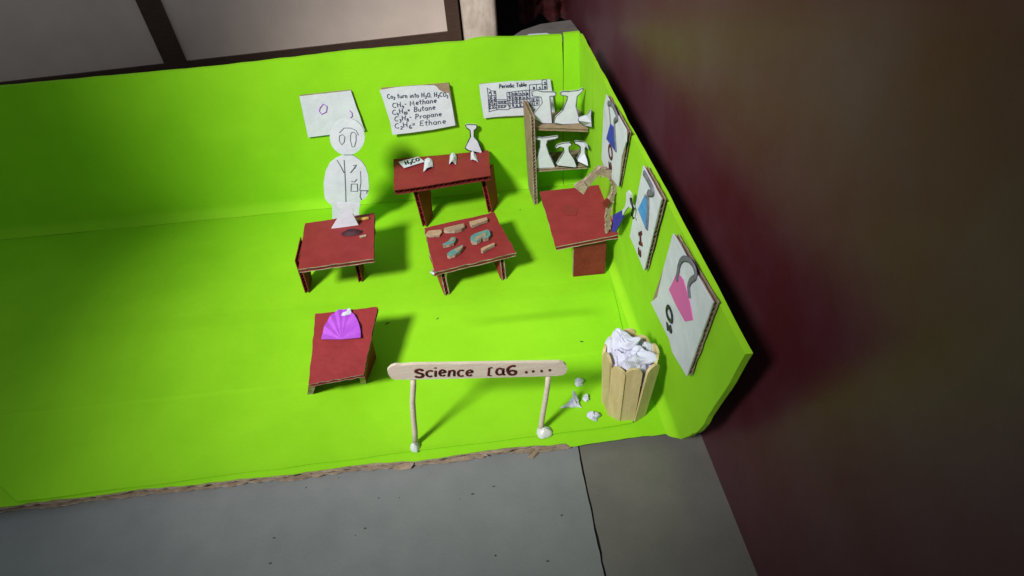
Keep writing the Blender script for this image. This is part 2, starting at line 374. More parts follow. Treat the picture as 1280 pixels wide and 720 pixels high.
mb = MB(); box(mb, (-8.2, .056, ZT+.01), (xsl, .075, 1.48), KRAFTD); box(mb, (xsl-.1, .078, ZT+.01), (-.01, .09, 1.50), KRAFTD); mb.build('backing_board', room)
# ---- side wall: three cardboard widths with seams between, the last cut slanting at the front
y1 = rw(741, 90).y; y2 = rw(753, 140).y
mb = MB(); pf = rw(842, 531); print('front bottom', pf, y1, y2, _t)
def side(ya0, ya1, yb0, yb1, n):
    # bottom from ya0 to ya1, top from yb0 to yb1
    def f(u, v):
        y = (ya0+(ya1-ya0)*u)*(1-v)+(yb0+(yb1-yb0)*u)*v; v = v**1.5; z = H*v
        if ya1 < -3 and u > .97: y += .03*nz(z*2.5, 4)+.008*nz(z*14, 4)
        p = rwp(y, z, .006*nz(y*1.3, z*1.5, 12)+.003*nz(y*4, z*4, 2)+.0)
        p.x -= .06*max(0, 1-z/.09)**2
        return p+V((0, 0, .003+(.01*nz(y*4, 8) if v > .99 else 0)))
    mb.grid(f, n, 30, GREEN2, True, (.032, 0, 0), KRAFT, GREEN2)
yA = rw(738, 232).y
side(.0, min(-.02, yA), .0, y1+.012, 8)
side(min(-.02, yA)-.012, rw(748, 229).y, y1-.022, y2+.008, 8)
side(rw(748, 229).y-.010, -3.36, y2-.006, -4.05, 90)
sw = mb.build('side_wall', room)
mb = MB(); mb.grid(lambda u, v: rwp(-3.2*u+.05, H*.94*v)+V((.052, 0, 0)), 12, 6, KRAFT, False, (.02, 0, 0)); mb.build('backing_board', room)

# ================================================================== FURNITURE
def quad(pts, z): return [at(u, v, 2, zz) for (u, v), zz in zip(pts, z if isinstance(z, (list, tuple)) else [z]*4)]
def slab(mb, poly, nrm, th, face=RED, edge=EDGE, back=None):
    n = V(nrm).normalized(); mb.prism(poly, -n*th, face, edge, back or face)
Zu = V((0, 0, 1))
# --- table with the H2CO card
g_t = 'red paper tables of the model'
tb = thing('red_table', (-1.5, -.3, 0), 'long red table against the back wall with paper flask and small white label', 'table', g_t)
TZ1 = .5
q = quad([(492, 238), (613.5, 219.5), (611, 187), (492, 196)], TZ1); q[2].y = q[3].y = -.03
q[2].x = at(611, 187, 2, TZ1).x
mb = MB(); mb.board(q, Zu, .055, RED, REDD, REDD, REDD, 'u', 17, .005, seed=1, warp=lambda u, v: .012*(u-.5)**2-.006*nz(u*2, v*2)); mb.build('tabletop', tb)
# small turned up corners of the red paper at the back
def leg(tb, front_top, front_bot, back_vec, wt, wb, th, h, face=RED, nf=5, edge=EDGE, name='leg'):
    """slab leg: its narrow corrugated edge runs from front_top to front_bot, the board goes back along back_vec"""
    a = V(front_top); b = V(front_bot); bv = V(back_vec).normalized()
    side = V((bv.y, -bv.x, 0)).normalized()
    if side.x < 0: side = -side
    mb = MB(); Q = [b+side*th/2, b+side*th/2+bv*wb, a+side*th/2+bv*wt, a+side*th/2]
    mb.board(Q, side, th, face, face, REDD if face is not KRAFT else KRAFT, edge, 'v', nf, .004, n=8, seed=random.random()*9)
    return mb.build(name, tb)
leg(tb, at(519, 239, 1, -.58), V((at(531, 285, 2, 0).x, -.60, .003)), (.25, .8, 0), .36, .20, .05, .45, RED, 6, REDD)
leg(tb, at(603, 222, 1, -.46), V((at(613, 267, 2, 0).x, -.47, .003)), (.30, .8, 0), .30, .22, .05, .45, RED, 6, RED)
# --- specimen table
tb2 = thing('red_table', (-1.3, -1.3, 0), 'red table in the middle of the floor carrying little cut cardboard specimens', 'table', g_t)
TZ2 = .30
q2 = quad([(543, 341), (646, 316), (617.5, 264.5), (529.5, 285)], TZ2)
mb = MB(); mb.board(q2, Zu, .04, RED, REDD, KRAFT, EDGE, 'v', 20, .009, seed=4, warp=lambda u, v: .012*nz(u*2, v*2, 5)); mb.build('tabletop', tb2)
la = at(557, 342, 2, .25); lb = at(559.5, 369, 2, .003)
leg(tb2, V((lb.x-.01, lb.y+.02, .25)), lb, (-.16, .42, 0), .30, .05, .045, .25, RED, 5)
lb = at(630.5, 350, 2, .003)
leg(tb2, V((lb.x-.005, lb.y+.02, .25)), lb, (-.16, .42, 0), .30, .05, .045, .25, RED, 5)
# frayed glue blob at the near left corner
mb = MB(); c0 = at(543, 341, 2, .27)
for i in range(9):
    p = c0+V((random.uniform(-.02, .02), random.uniform(-.01, .02), random.uniform(-.03, .01))); mb.tube([p, p+V((random.uniform(-.02, .02), .015, random.uniform(-.02, .02)))], .011, EDGE if i % 4 else WHITE, 5)
mb.build('frayed_corner', tb2)
# --- microscope table
tb3 = thing('red_table', (-.25, -1.2, 0), 'red table with one wide central leg under the cardboard microscope', 'table', g_t)
q3 = quad([(694, 309), (781, 292), (756, 230), (674, 239.5)], [.38, .49, .49, .38]);
mb = MB(); mb.board(q3, (q3[1]-q3[0]).cross(q3[3]-q3[0]), .04, RED, REDD, KRAFT, EDGE, 'v', 20, .006, seed=8); tt3 = mb.build('tabletop', tb3)
def onq(P, u, v): return P[0]*(1-u)*(1-v)+P[1]*u*(1-v)+P[2]*u*v+P[3]*(1-u)*v
mb = MB(); n3 = (q3[1]-q3[0]).cross(q3[3]-q3[0]).normalized()
pts = []
for i in range(22):
    a = 6.2832*i/22; rr = 1+.35*nz(math.cos(a)*2, math.sin(a)*2, 3); pts.append(onq(q3, .36+.11*rr*math.cos(a), .58+.11*rr*math.sin(a)*1.0-.1*max(0, math.cos(a))*.5)+n3*.005)
mb.prism(pts, -n3*.006, STAIN); mb.build('stain', tt3)
l0 = at(716.5, 346, 2, .003); l1 = at(756, 342, 2, .003)
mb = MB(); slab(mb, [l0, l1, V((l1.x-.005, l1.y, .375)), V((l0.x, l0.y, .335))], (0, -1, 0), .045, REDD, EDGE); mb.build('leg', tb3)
# --- table with the flask, cut by the photo's left edge
tb4 = thing('red_table', (-2.5, -1.2, 0), 'red table at the left with a yellow strip, in front of the paper figure', 'table', g_t)
TZ4 = .42
q = quad([(372, 337), (467.5, 323.5), (468.5, 265.5), (381, 279)], TZ4)
mb = MB(); mb.board(q, Zu, .04, RED, REDD, KRAFT, EDGE, 'v', 18, .007, seed=11); mb.build('tabletop', tb4); q4 = q
for (u, v) in ((451, 353), (384, 366)):
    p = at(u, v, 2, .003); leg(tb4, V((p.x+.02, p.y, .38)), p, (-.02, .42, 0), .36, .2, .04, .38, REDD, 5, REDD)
# --- table with purple paper
tb5 = thing('red_table', (-2.5, -2.2, 0), 'red table at the near left with purple paper on it and slanting sides', 'table', g_t)
zz = [.30, .30, .36, .36]
q5 = [at(385, 481, 2, .3), at(454.5, 468.5, 2, .3), at(472.5, 383, 2, .40), at(394, 392, 2, .40)]
n5 = (q5[1]-q5[0]).cross(q5[3]-q5[0]).normalized()
mb = MB(); mb.board(q5, n5, .035, RED, REDD, KRAFT, EDGE, 'v', 16, .006, seed=15); mb.build('tabletop', tb5)
for fb, sx in ((at(458, 480, 2, .003), 1), (at(384, 494, 2, .003), -1)):
    a0 = onq(q5, .985 if sx > 0 else .015, .03)-n5*.03; a1 = onq(q5, .985 if sx > 0 else .015, .55)-n5*.03
    bb = at(470.5, 447, 2, .003) if sx > 0 else at(388, 460, 2, .003)
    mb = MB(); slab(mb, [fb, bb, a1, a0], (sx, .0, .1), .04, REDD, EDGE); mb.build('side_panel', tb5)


# purple paper wedge
mb = MB()
HP = [at(u, v, 2, .37) for u, v in ((402, 425), (451, 423))]; hc = (HP[0]+HP[1])/2; hx = (HP[1]-HP[0])/2; hy = (q5[3]-q5[0]).normalized()*.28
def pp(u, v):   # half disc of pleated paper, arched over the table
    a = math.pi*v; return hc+hx*u*math.cos(a)+hy*u*math.sin(a)+n5*(.012*tri(v*7)*u)
mb.grid(pp, 8, 42, PURP, False, n5*-.004); tag(mb.build('purple_paper'), 'bright purple folded paper lying on the near left red table', 'paper')
mb = MB(); c = onq(q5, .50, .93)+n5*.006
mb.prism([c+V(p) for p in ((-.05, -.01, .004), (.0, -.035, .02), (.05, -.01, .004), (.035, .03, .03), (-.02, .035, .01))], (0, 0, -.006), WHITE)
tag(mb.build('paper_scrap'), 'tiny white paper scrap at the back edge of the table with purple paper', 'paper scrap', 'small white paper scraps on tables')

# --- shelf
sh = thing('cardboard_shelf', (-.3, -.2, 0), 'open brown cardboard shelf in the back corner holding two rows of paper flasks', 'shelf')
ys = -.40
sb = [at(667.5, 254, 1, ys), at(663, 146, 1, ys)]; sb[0].z = .003
bk = V((sb[0].x-.02, -.04, .003)); P01 = V((sb[1].x-.035, -.03, sb[1].z+.02))
n_s = V((-1, -.0, 0))
mb = MB(); mb.board([bk, sb[0], sb[1], P01], (-1, -.08, 0), .04, KRAFT, KRAFT, KRAFT, EDGE, 'v', 26, .006, seed=21); mb.build('side_board', sh)
# seen left side: cardboard with a greenish bounce comes from the light itself
def shelfboard(zf, pl, pr, col, edge):
    a = at(*pl, 2, zf); b = at(*pr, 2, zf); b.x = min(b.x, xs(b.y, zf)-.012); q = [a, b, V((b.x, -.03, zf)), V((a.x, -.03, zf))]
    mb = MB(); mb.board(q, Zu, .035, col, KRAFT, KRAFT, edge, 'v', 12, .005, seed=zf*30); mb.build('shelf_board', sh); return q
qs1 = shelfboard(.86, (664, 158.5), (745, 160), KRAFT, KRAFT)
qs2 = shelfboard(.41, (665, 211.5), (746, 206), KRAFTD, EDGE)
print('shelf', qs1, qs2, q3)

# ================================================================== FLASKS (paper cut-outs)
g_f = 'white paper flask cut-outs'
def cutout(name, pts, base, label, cat='flask', group=g_f, line=True, th=.018, mt=WHITE, lr=.006, sc=1):
    """outline traced in photo pixels and stood upright on the plane y"""
    zs, (bu, bv) = base; y = at(bu, bv, 2, zs).y
    P = [at(u, v, 1, min(y, rw(u, v, .03).y) if bu > 725 else y) for u, v in pts]
    mb = MB(); mb.prism(P, (0, th, 0), mt, WHITE)
    if line:
        n = len(P)
        for i in range(n):
            a, b = P[i], P[(i+1) % n]
            mb.tube([a+V((0, -.001, 0)), b+V((0, -.001, 0))], lr*random.uniform(.55, 1.1), PENCIL if line == 2 else DINK, 5, (0, -1, 0))
    return tag(mb.build(name), label, cat, group)
def Z3(l, ox=645, oy=100, s=4.5): return [(ox+x/s, oy+y/s) for x, y in l]
yf = qs1[0].y
cutout('paper_flask', Z3([(88, 66), (112, 58), (150, 66), (218, 66), (226, 76), (222, 90), (190, 92), (206, 246), (150, 244), (82, 212), (100, 190), (148, 128), (142, 96), (92, 90)]), (.868, (682.8, 154.0)),
       'large white paper flask at the left end of the upper shelf', line=2)
cutout('paper_flask', Z3([(248, 72), (262, 64), (300, 64), (352, 58), (376, 44), (378, 56), (362, 76), (344, 92), (338, 150), (358, 222), (358, 246), (262, 250), (212, 240), (222, 208), (262, 172), (284, 118), (290, 92), (254, 84)]), (.868, (709.4, 154.7)),
       'large white paper flask with a flared lip in the middle of the upper shelf', line=2)
cutout('paper_flask', Z3([(418, 168), (427, 174), (424, 206), (426, 240), (428, 264), (384, 256), (350, 228), (352, 214), (382, 206), (400, 198), (410, 184)]), (.868, (738.3, 156.9)),
       'small tilted white paper flask at the right end of the upper shelf', line=1)
cutout('paper_flask', Z3([(92, 320), (150, 326), (236, 314), (238, 324), (214, 334), (176, 340), (170, 368), (188, 420), (222, 488), (218, 494), (100, 498), (92, 494), (120, 430), (134, 380), (136, 340), (98, 334)]), (.418, (680.6, 209.3)),
       'large white paper flask at the left end of the lower shelf', line=2)
cutout('paper_flask', Z3([(222, 382), (232, 366), (262, 356), (302, 352), (314, 358), (312, 368), (298, 376), (298, 392), (304, 410), (330, 450), (344, 488), (338, 494), (232, 482), (226, 472), (250, 438), (270, 404), (268, 382), (250, 376), (226, 388)]), (.418, (711.7, 208.0)),
       'medium white paper flask with drooping lip in the middle of the lower shelf', line=1)
cutout('paper_flask', Z3([(330, 346), (346, 344), (380, 348), (404, 366), (412, 388), (406, 390), (394, 376), (388, 384), (388, 410), (402, 446), (408, 484), (398, 486), (346, 456), (342, 446), (360, 410), (362, 378), (346, 364), (330, 358)]), (.418, (731.7, 206.2)),
       'narrow white paper flask at the right end of the lower shelf', line=1)
cutout('paper_flask', [(581.5, 156.5), (585, 155.5), (596, 156), (596, 160), (592.5, 163), (592.5, 171), (597.5, 176.5), (603.5, 191.3), (602.5, 192), (585, 188), (581.3, 185), (584.5, 178), (588, 171), (587.5, 163), (583.5, 160)], (.51, (598, 190)),
       'white paper flask standing on the back of the long red table', line=1)
# flask at the left table
cutout('paper_flask', [(421, 254.5), (425, 253.5), (450, 255), (450.5, 258), (441.5, 259.5), (441, 268), (448, 281.5), (414, 286), (425, 268), (425.5, 260), (420.5, 259)], (.43, (430, 283)),
       'white paper flask standing on the left red table before the figure', line=False)
mb = MB(); p0 = at(430, 296, 2, TZ4+.01)
mb.tube([at(445, 275, 2, TZ4+.012), at(461, 272.5, 2, TZ4+.012)], .016, YELL, 6); tag(mb.build('yellow_strip'), 'short yellow strip lying on the left red table beside the flask', 'strip')
mb = MB(); mb.prism([at(u, v, 2, TZ4+.012) for u, v in ((449, 295), (457, 293), (458, 294.5), (450, 297))], (0, 0, -.01), EDGE); tag(mb.build('cardboard_sliver'), 'thin pale cardboard sliver near the front of the left red table', 'scrap')
mb = MB()
def dk(u, v): c = at(440, 291, 2, TZ4+.004); a = 6.2832*u; return c+V((.10*math.cos(a)*(1-v*.5), .05*math.sin(a)*(1-v*.5), .03*v))
mb.grid(dk, 14, 3, DISC, True); mb.prism([dk(i/14, 1) for i in range(14)], (0, 0, -.02), DISC)
tag(mb.build('maroon_shade_disc'), 'small dark maroon disc standing in for shade at the foot of the left flask', 'disc')  # low disc; shade under the flask is put into its dark colour

# ================================================================== PAPER FIGURE
yp = -.62
fig = thing('paper_figure', (at(432, 250, 1, yp).x, yp, 0), 'white paper cut-out figure in a drawn lab coat standing behind the left table', 'figure')
cx, cy = 434, 171
head = [(cx+22*math.cos(math.radians(a)), cy-23*math.sin(math.radians(a))) for a in range(-75, 256, 15)]
mb = MB(); mb.prism([at(u, v, 1, yp) for u, v in head], (0, .015, 0), WHITE)
def pen(mb, pts, y, r=.005, mt=PENCIL): mb.tube([at(u, v, 1, y-.003) for u, v in pts], r, mt, 5, (0, -1, 0))
pen(mb, [(424, 166), (430, 160), (438, 160), (445, 163), (448, 169)], yp, .003)
pen(mb, [(439, 166), (442, 165), (445, 168), (445, 176), (443, 183), (440, 184), (438, 176), (438, 169), (439, 166)], yp, .003)
pen(mb, [(424, 170), (428, 168), (431, 171), (430, 178), (427, 181), (424, 176), (424, 170)], yp, .003)
mb.build('head', fig)
body = [(437, 190), (442, 195), (446, 197.5), (452, 202), (457, 209), (460, 219), (461.2, 232), (460.8, 239), (459.5, 244), (456, 248.5), (451.5, 250.5), (449.8, 252), (449, 262), (448.5, 282), (416, 287), (415, 256), (411, 254), (406, 248), (405, 240), (404.5, 228), (407, 214), (412, 204), (420, 198), (427, 195), (430, 190)]
mb = MB(); mb.prism([at(u, v, 1, yp+.018) for u, v in body], (0, .015, 0), WHITE)
fb = at(432, 287, 1, yp+.018)
pen(mb, [(449.5, 238), (461, 238.5)], yp+.018, .006); pen(mb, [(451, 238), (450, 246), (452, 250)], yp+.018, .005); pen(mb, [(459, 239), (458, 242)], yp+.018, .004)
pen(mb, [(438, 216), (442, 211), (445.5, 206)], yp+.018, .005); pen(mb, [(441, 207), (445.5, 206), (443, 211)], yp+.018, .004)
pen(mb, [(439, 230), (446.5, 230), (447, 239), (438.5, 239), (439, 230)], yp+.018, .005); pen(mb, [(439, 226.5), (443, 227.5), (446, 224)], yp+.018, .005)
pen(mb, [(430, 200), (431, 216), (432, 240), (433, 280)], yp+.018, .004); pen(mb, [(421, 200), (426, 208), (430, 216)], yp+.018, .004)
pen(mb, [(450.5, 214), (451, 228), (449.5, 238)], yp+.018, .003)
mb.build('lab_coat', fig)
for u0 in (420, 440):
    mb = MB(); a = at(u0, 286, 1, yp+.018); mb.prism([a, a+V((.1, 0, 0)), V((a.x+.1, a.y, .002)), V((a.x, a.y, .002))], (0, .015, 0), WHITE); mb.build('leg', fig)

# ================================================================== POSTERS ON THE BACK WALL
NB = (0, -1, 0)
def Z(l, ox, oy, s): return [(ox+x/s, oy+y/s) for x, y in l]
def wline(mb, text, p0, p1, hpx, y, r, mt, wob=.03):
    P0 = at(*p0, 1, y); P1 = at(*p1, 1, y); up = at(p0[0]-hpx*.07, p0[1]-hpx, 1, y)-P0
    write(mb, text, P0, P1, up, NB, r, mt, .003, wob)
yb_ = -.052
ch = thing('formula_chart', (-1.7, -.03, .76), 'white handwritten chart of Methane, Butane, Propane and Ethane formulas on the back wall', 'chart', 'handwritten papers on the walls')
fr = [at(u, v, 1, yb_) for u, v in Z([(50, 152), (820, 92), (905, 555), (205, 658)], 470, 95, 9)]
mb = MB(); mb.board([fr[3], fr[2], fr[1], fr[0]], NB, .05, KRAFT, KRAFT, KRAFT, KRAFT, 'v', 16, .004, n=10, seed=31); mb.build('board', ch)
pp_ = Z([(40, 160), (240, 126), (470, 108), (655, 106), (685, 122), (715, 158), (760, 182), (822, 196), (850, 300), (893, 555), (640, 604), (380, 640), (185, 662), (160, 520), (118, 390), (80, 270)], 470, 95, 9)
mb = MB(); mb.prism([at(u, v, 1, yb_-.008) for u, v in pp_], (0, .005, 0), WHITE); mb.build('paper', ch)
mb = MB(); yt = yb_-.009
for tx, a, b, h in (('Co_2 turn into H_2O, H_2CO_3', (125, 252), (812, 228), 58), ('CH_4- Methane', (185, 358), (688, 296), 62), ('C_4H_1_0= Butane', (182, 434), (672, 372), 62), ('C_3H_8- Propane', (205, 508), (746, 448), 60), ('C_2H_6= Ethane', (210, 590), (792, 532), 64)):
    (p0, p1) = Z([a, b], 470, 95, 9); wline(mb, tx, p0, p1, h/9, yt, .0036, INK)
mb.build('handwriting', ch)

pc = thing('periodic_chart', (-.7, -.03, .84), 'white hand drawn Periodic Table chart on the back wall behind the cardboard shelf', 'chart', 'handwritten papers on the walls')
def K(l): return Z(l, 595, 90, 11.08)
fr = [at(u, v, 1, -.03) for u, v in K([(60, 168), (1035, 104), (1100, 590), (118, 638)])]
mb = MB(); mb.board([fr[3], fr[2], fr[1], fr[0]], NB, .028, KRAFT, KRAFT, KRAFT, GREEN, 'v', 20, .004, n=10, seed=35); mb.build('board', pc)
mb = MB(); mb.prism([at(u, v, 1, -.038) for u, v in K([(45, 172), (140, 160), (300, 146), (510, 126), (520, 130), (800, 118), (1030, 102), (1048, 230), (1100, 585), (700, 600), (420, 610), (240, 625), (110, 642), (90, 520), (60, 320)])], (0, .005, 0), WHITE); mb.build('paper', pc)
mb = MB(); yt = -.039
def L(*pts, r=.0034, mt=INK): mb.tube([at(u, v, 1, yt-.002) for u, v in K(pts)], r, mt, 5, NB)
p0, p1 = K([(318, 222), (706, 196)]); wline(mb, 'Periodic Table', p0, p1, 60/11.08, yt, .004, INK, .02)
L((152, 215), (165, 300), (172, 420), (182, 556)); L((152, 225), (190, 240), (205, 270), (212, 300), (225, 420), (232, 500)); L((210, 262), (272, 262), (276, 330), (285, 500), (290, 530))
L((168, 330), (280, 322)); L((170, 384), (282, 390)); L((172, 424), (284, 408)); L((176, 470), (290, 458)); L((182, 548), (300, 520), (440, 520), (480, 500)); L((182, 515), (290, 495))
L((285, 384), (430, 384)); L((285, 410), (430, 404)); L((290, 440), (440, 435)); L((290, 462), (450, 455)); L((292, 500), (400, 490))
L((425, 284), (580, 264), (742, 250)); L((425, 284), (434, 400), (470, 510)); L((430, 336), (745, 316)); L((436, 390), (745, 372)); L((446, 440), (750, 425)); L((466, 500), (760, 480)); L((520, 490), (880, 455), (870, 350), (745, 362))
for x in (500, 548, 598, 650, 700, 745): L((x-8, 262+(745-x)*.04), (x, 380), (x+10, 480))
L((738, 175), (742, 250), (750, 470)); L((738, 178), (912, 165)); L((742, 250), (985, 236)); L((912, 108), (920, 245)); L((912, 110), (978, 108), (985, 238)); L((915, 178), (980, 172)); L((835, 172), (842, 245)); L((800, 352), (808, 470)); L((745, 410), (880, 400))
random.seed(3)
cells = [(x, y) for x in (455, 505, 555, 605, 655, 700) for y in (318, 372, 424, 478)]+[(x, y) for x in (185, 245) for y in (300, 372, 412, 460, 505)]+[(790, 235), (870, 235), (945, 225), (945, 165), (770, 400), (835, 395), (770, 450), (835, 445)]+[(x, y) for x in (310, 350, 390) for y in (430, 490)]
for x, y in cells:
    a, b = K([(x-4, y), (x+30, y-2)]); wline(mb, random.choice(['H', 'C', 'B', 'E', 'M', 'O', 'R', 'S', 'Cl', 'Na', 'Ti', 'Cu', 'He', 'Li', 'Be'][:8]), a, b, 3.0, yt, .0034, INK)
mb.build('handwriting', pc)
# chart behind the figure
cc = thing('paper_chart', (-2.6, -.02, .8), 'white paper chart on the back wall behind the head of the paper figure', 'chart', 'handwritten papers on the walls')
mb = MB(); mb.board([at(u, v, 1, -.03) for u, v in ((385, 172), (456, 163), (438.5, 113), (374, 120))], NB, .028, WHITE, KRAFT, KRAFT, KRAFT, 'v', 14, .003, n=8, seed=41); mb.build('board', cc)
mb = MB(); mb.tube([at(u, v, 1, -.033) for u, v in ((437, 138), (440, 141), (440.5, 145), (438, 148))], .005, PURP, 5, NB)
mb.tube([at(u, v, 1, -.033) for u, v in ((400, 135), (404, 130), (409, 133), (408, 140), (402, 143), (399, 139), (400, 135))], .005, PURP, 5, NB); mb.build('pen_mark', cc)

# ================================================================== CARDS ON THE SIDE WALL
NR = (-1, 0, 0); g_c = 'white cardboard flask cards on the side wall'
def card(quadpx, paper, label, draw, th=.034, q=None):
    P = q or [rw(u, v, th) for u, v in quadpx]
    root = thing('flask_card', (P[0]+P[1]+P[2]+P[3])*.25*1.0, label, 'card', g_c)
    mb = MB(); mb.board(P, (-1, -.0, .0), th-.012, KRAFT, KRAFT, KRAFTD, EDGE, 'v', 15, .006, n=12, seed=P[0].y*3, warp=lambda u, v: .0); mb.build('board', root)
    c = [p+V((-.008, 0, 0)) for p in (paper or P)]
    mb = MB(); mb.prism(c, (.006, 0, 0), WHITE); mb.build('paper', root)
    mb = MB(); draw(mb, th+.010); mb.build('drawing', root); return root
def rpoly(mb, px, off, mt): mb.prism([rw(u, v, off+.002) for u, v in px], (.003, 0, 0), mt)
def chaikin(p, n=2):
    for _ in range(n):
        q = [p[0]]
        for (a, b), (c, d) in zip(p, p[1:]): q += [(a*.75+c*.25, b*.75+d*.25), (a*.25+c*.75, b*.25+d*.75)]
        p = q+[p[-1]]
    return p
def rline(mb, px, off, r, mt=PENCIL):
    px = chaikin(px); mb.tube([rw(u, v, off+.003) for u, v in px], r, mt, 6, NR)
def Z7(l): return Z(l, 745, 110, 5.53)
def Z8(l): return Z(l, 720, 200, 4.968)
def Z8b(l): return Z(l, 717, 200, 4.968)
def draw1(mb, o):
    rpoly(mb, Z7([(98, 245), (70, 350), (136, 445), (132, 330), (124, 275)]), o, BLUE)
    rline(mb, Z7([(84, 108), (100, 105), (118, 125), (140, 175), (150, 208), (128, 225)]), o, .02); rline(mb, Z7([(126, 220), (128, 300), (138, 440)]), o, .014); rline(mb, Z7([(98, 245), (94, 180), (86, 110)]), o, .006)
    a, b = [rw(*p, o) for p in Z7([(84, 385), (104, 575)])]; write(mb, 'O_2', a, b, rw(*Z7([(112, 385)])[0], o)-a, NR, .012, BRINK, .003, 0)
def draw2(mb, o):
    rpoly(mb, Z8([(426, 218), (384, 306), (432, 430), (446, 330), (440, 240)]), o, LBLUE)
    rline(mb, Z8([(422, 82), (440, 110), (462, 152), (480, 190), (474, 208), (448, 206)]), o, .022); rline(mb, Z8([(446, 205), (449, 300), (440, 428)]), o, .018); rline(mb, Z8([(428, 218), (440, 240), (448, 235)]), o, .008)
    a, b = [rw(*p, o) for p in Z8([(392, 442), (398, 600)])]; write(mb, 'H_2', a, b, rw(*Z8([(412, 446)])[0], o)-a, NR, .014, BRINK, .003, 0)
def draw3(mb, o):
    rpoly(mb, [(846, 340), (841, 352), (836, 362), (844, 380), (856, 402), (866, 400), (862, 378), (854, 350)], o, PINK)
    rline(mb, [(846, 350), (850, 322), (864, 325), (872, 345), (860, 352), (862, 372)], o, .016)
    a, b = [rw(*p, o) for p in ((832, 380), (838, 416))]; write(mb, 'O_2', a, b, rw(840, 381, o)-a, NR, .014, DINK, .003, 0)
card([(753, 206), (773.5, 234), (785, 165), (758.5, 118)], [rw(u, v, .034) for u, v in ((759, 118), (784, 162), (784, 177), (778, 197), (774, 233), (757, 212), (753, 198), (756, 133))],
     'white card with a dark blue flask and letter O, farthest back on the side wall', draw1)
card([(788.5, 295), (806.5, 338), (828, 249), (805.5, 207)], None, 'white card with a light blue flask and letter H, middle of the side wall', draw2)
bl = rw(815, 378, .035); tl = rw(843, 292, .035)
b2 = rw(860, 470, .035); t2 = rw(893, 378, .035)
card(None, [bl, rw(826, 400, .035), rw(838, 424, .035), rw(842, 440, .035), b2, t2, tl, rw(838, 310, .035), rw(831, 335, .035), rw(823, 371, .035)], 'white card with a pink flask and letter O, nearest on the side wall', draw3, .035, [bl, b2, t2, tl])

# ================================================================== THINGS ON THE LONG TABLE
zt = TZ1+.008
def N1(l): return Z(l, 480, 170, 8.533)
lb_ = thing('label_card', at(514, 202, 2, zt), 'small white label reading H2CO lying on the long red table', 'label')
mb = MB(); mb.prism([at(u, v, 2, zt+.012) for u, v in N1([(152, 275), (365, 220), (432, 270), (215, 338)])], (0, 0, -.006), WHITE); mb.build('paper', lb_)
mb = MB(); a, b = [at(u, v, 2, zt+.013) for u, v in N1([(230, 312), (388, 262)])]; up = at(*N1([(215, 272)])[0], 2, zt+.013)-a
write(mb, 'H_2CO', a, b, up, Zu, .0075, DINK, .003); mb.build('handwriting', lb_)
def bit(pts, hh, label, s0):
    """small curled paper bit standing on the table: ribbon bent upward"""
    P = [at(u, v, 2, zt) for u, v in pts]; mb = MB()
    def f(u, v):
        p = P[0]*(1-u)*(1-v)+P[1]*u*(1-v)+P[2]*u*v+P[3]*(1-u)*v
        return p+V((0, 0, .008+hh*math.sin(3.14*u)**1.2+.012*nz(u*3+s0, v*3)))
    mb.grid(f, 8, 5, WHITE, False, (0, 0, -.006)); return tag(mb.build('paper_bit'), label, 'paper scrap', 'curled white paper bits on the long red table')
bit(N1([(420, 385), (525, 335), (515, 262), (438, 252)]), .02, 'white curled paper bit right next to the H2CO label', 1)
bit(N1([(695, 305), (770, 310), (778, 225), (706, 210)]), .035, 'white rolled paper bit in the middle of the long red table', 2)
bit(N1([(925, 262), (1005, 285), (975, 195), (928, 185)]), .02, 'white paper bit just below the flask on the long red table', 3)

# ================================================================== SPECIMENS
zq = TZ2+.006; g_s = 'cut cardboard specimens on the middle table'
def N2(l): return Z(l, 520, 255, 6)
def spec_(px, mt, th, label, inner=None, name='cardboard_specimen'):
    mb = MB(); P = [at(u, v, 2, zq+th) for u, v in N2(px)]; mb.prism(P, (0, 0, -th), mt, EDGE)
    if inner: mb.prism([at(u, v, 2, zq+th+.006) for u, v in N2(inner)], (0, 0, -.008), KRAFT, EDGE)
    tag(mb.build(name), label, 'specimen', g_s)
spec_([(72, 228), (92, 200), (185, 192), (195, 208), (175, 235), (100, 238)], TAN, .02, 'flat brown cardboard piece at the back left corner of the middle table')
spec_([(208, 195), (212, 178), (355, 145), (366, 168), (338, 188), (290, 200), (225, 200)], KRAFT, .03, 'long pale brown cardboard boat shape in the middle of the back row')
spec_([(398, 132), (530, 98), (536, 118), (415, 162)], TAN, .03, 'narrow brown cardboard bar at the back right of the middle table')
spec_([(200, 298), (240, 280), (265, 250), (292, 248), (298, 268), (282, 292), (245, 303), (205, 311)], TEAL, .03, 'small teal foot shaped piece at the left of the middle table', [(255, 275), (270, 258), (285, 258), (282, 272), (262, 284)])
spec_([(232, 372), (262, 348), (350, 305), (354, 322), (330, 352), (290, 378), (250, 392), (234, 386)], TEAL, .03, 'long teal and brown blade shaped piece at the front left', [(290, 342), (350, 310), (350, 322), (318, 352)])
spec_([(408, 262), (412, 240), (440, 222), (500, 202), (535, 190), (552, 200), (558, 232), (542, 250), (510, 258), (494, 250), (488, 262), (455, 282), (420, 284)], TEAL, .035, 'large teal bean shaped piece with a brown inside at the right', [(440, 262), (450, 242), (486, 236), (500, 218), (520, 212), (528, 235), (498, 242), (486, 250), (466, 264)])
spec_([(486, 335), (500, 325), (585, 290), (590, 300), (550, 322), (500, 350), (488, 348)], TAN, .03, 'thin brown cardboard stick at the front right of the middle table')

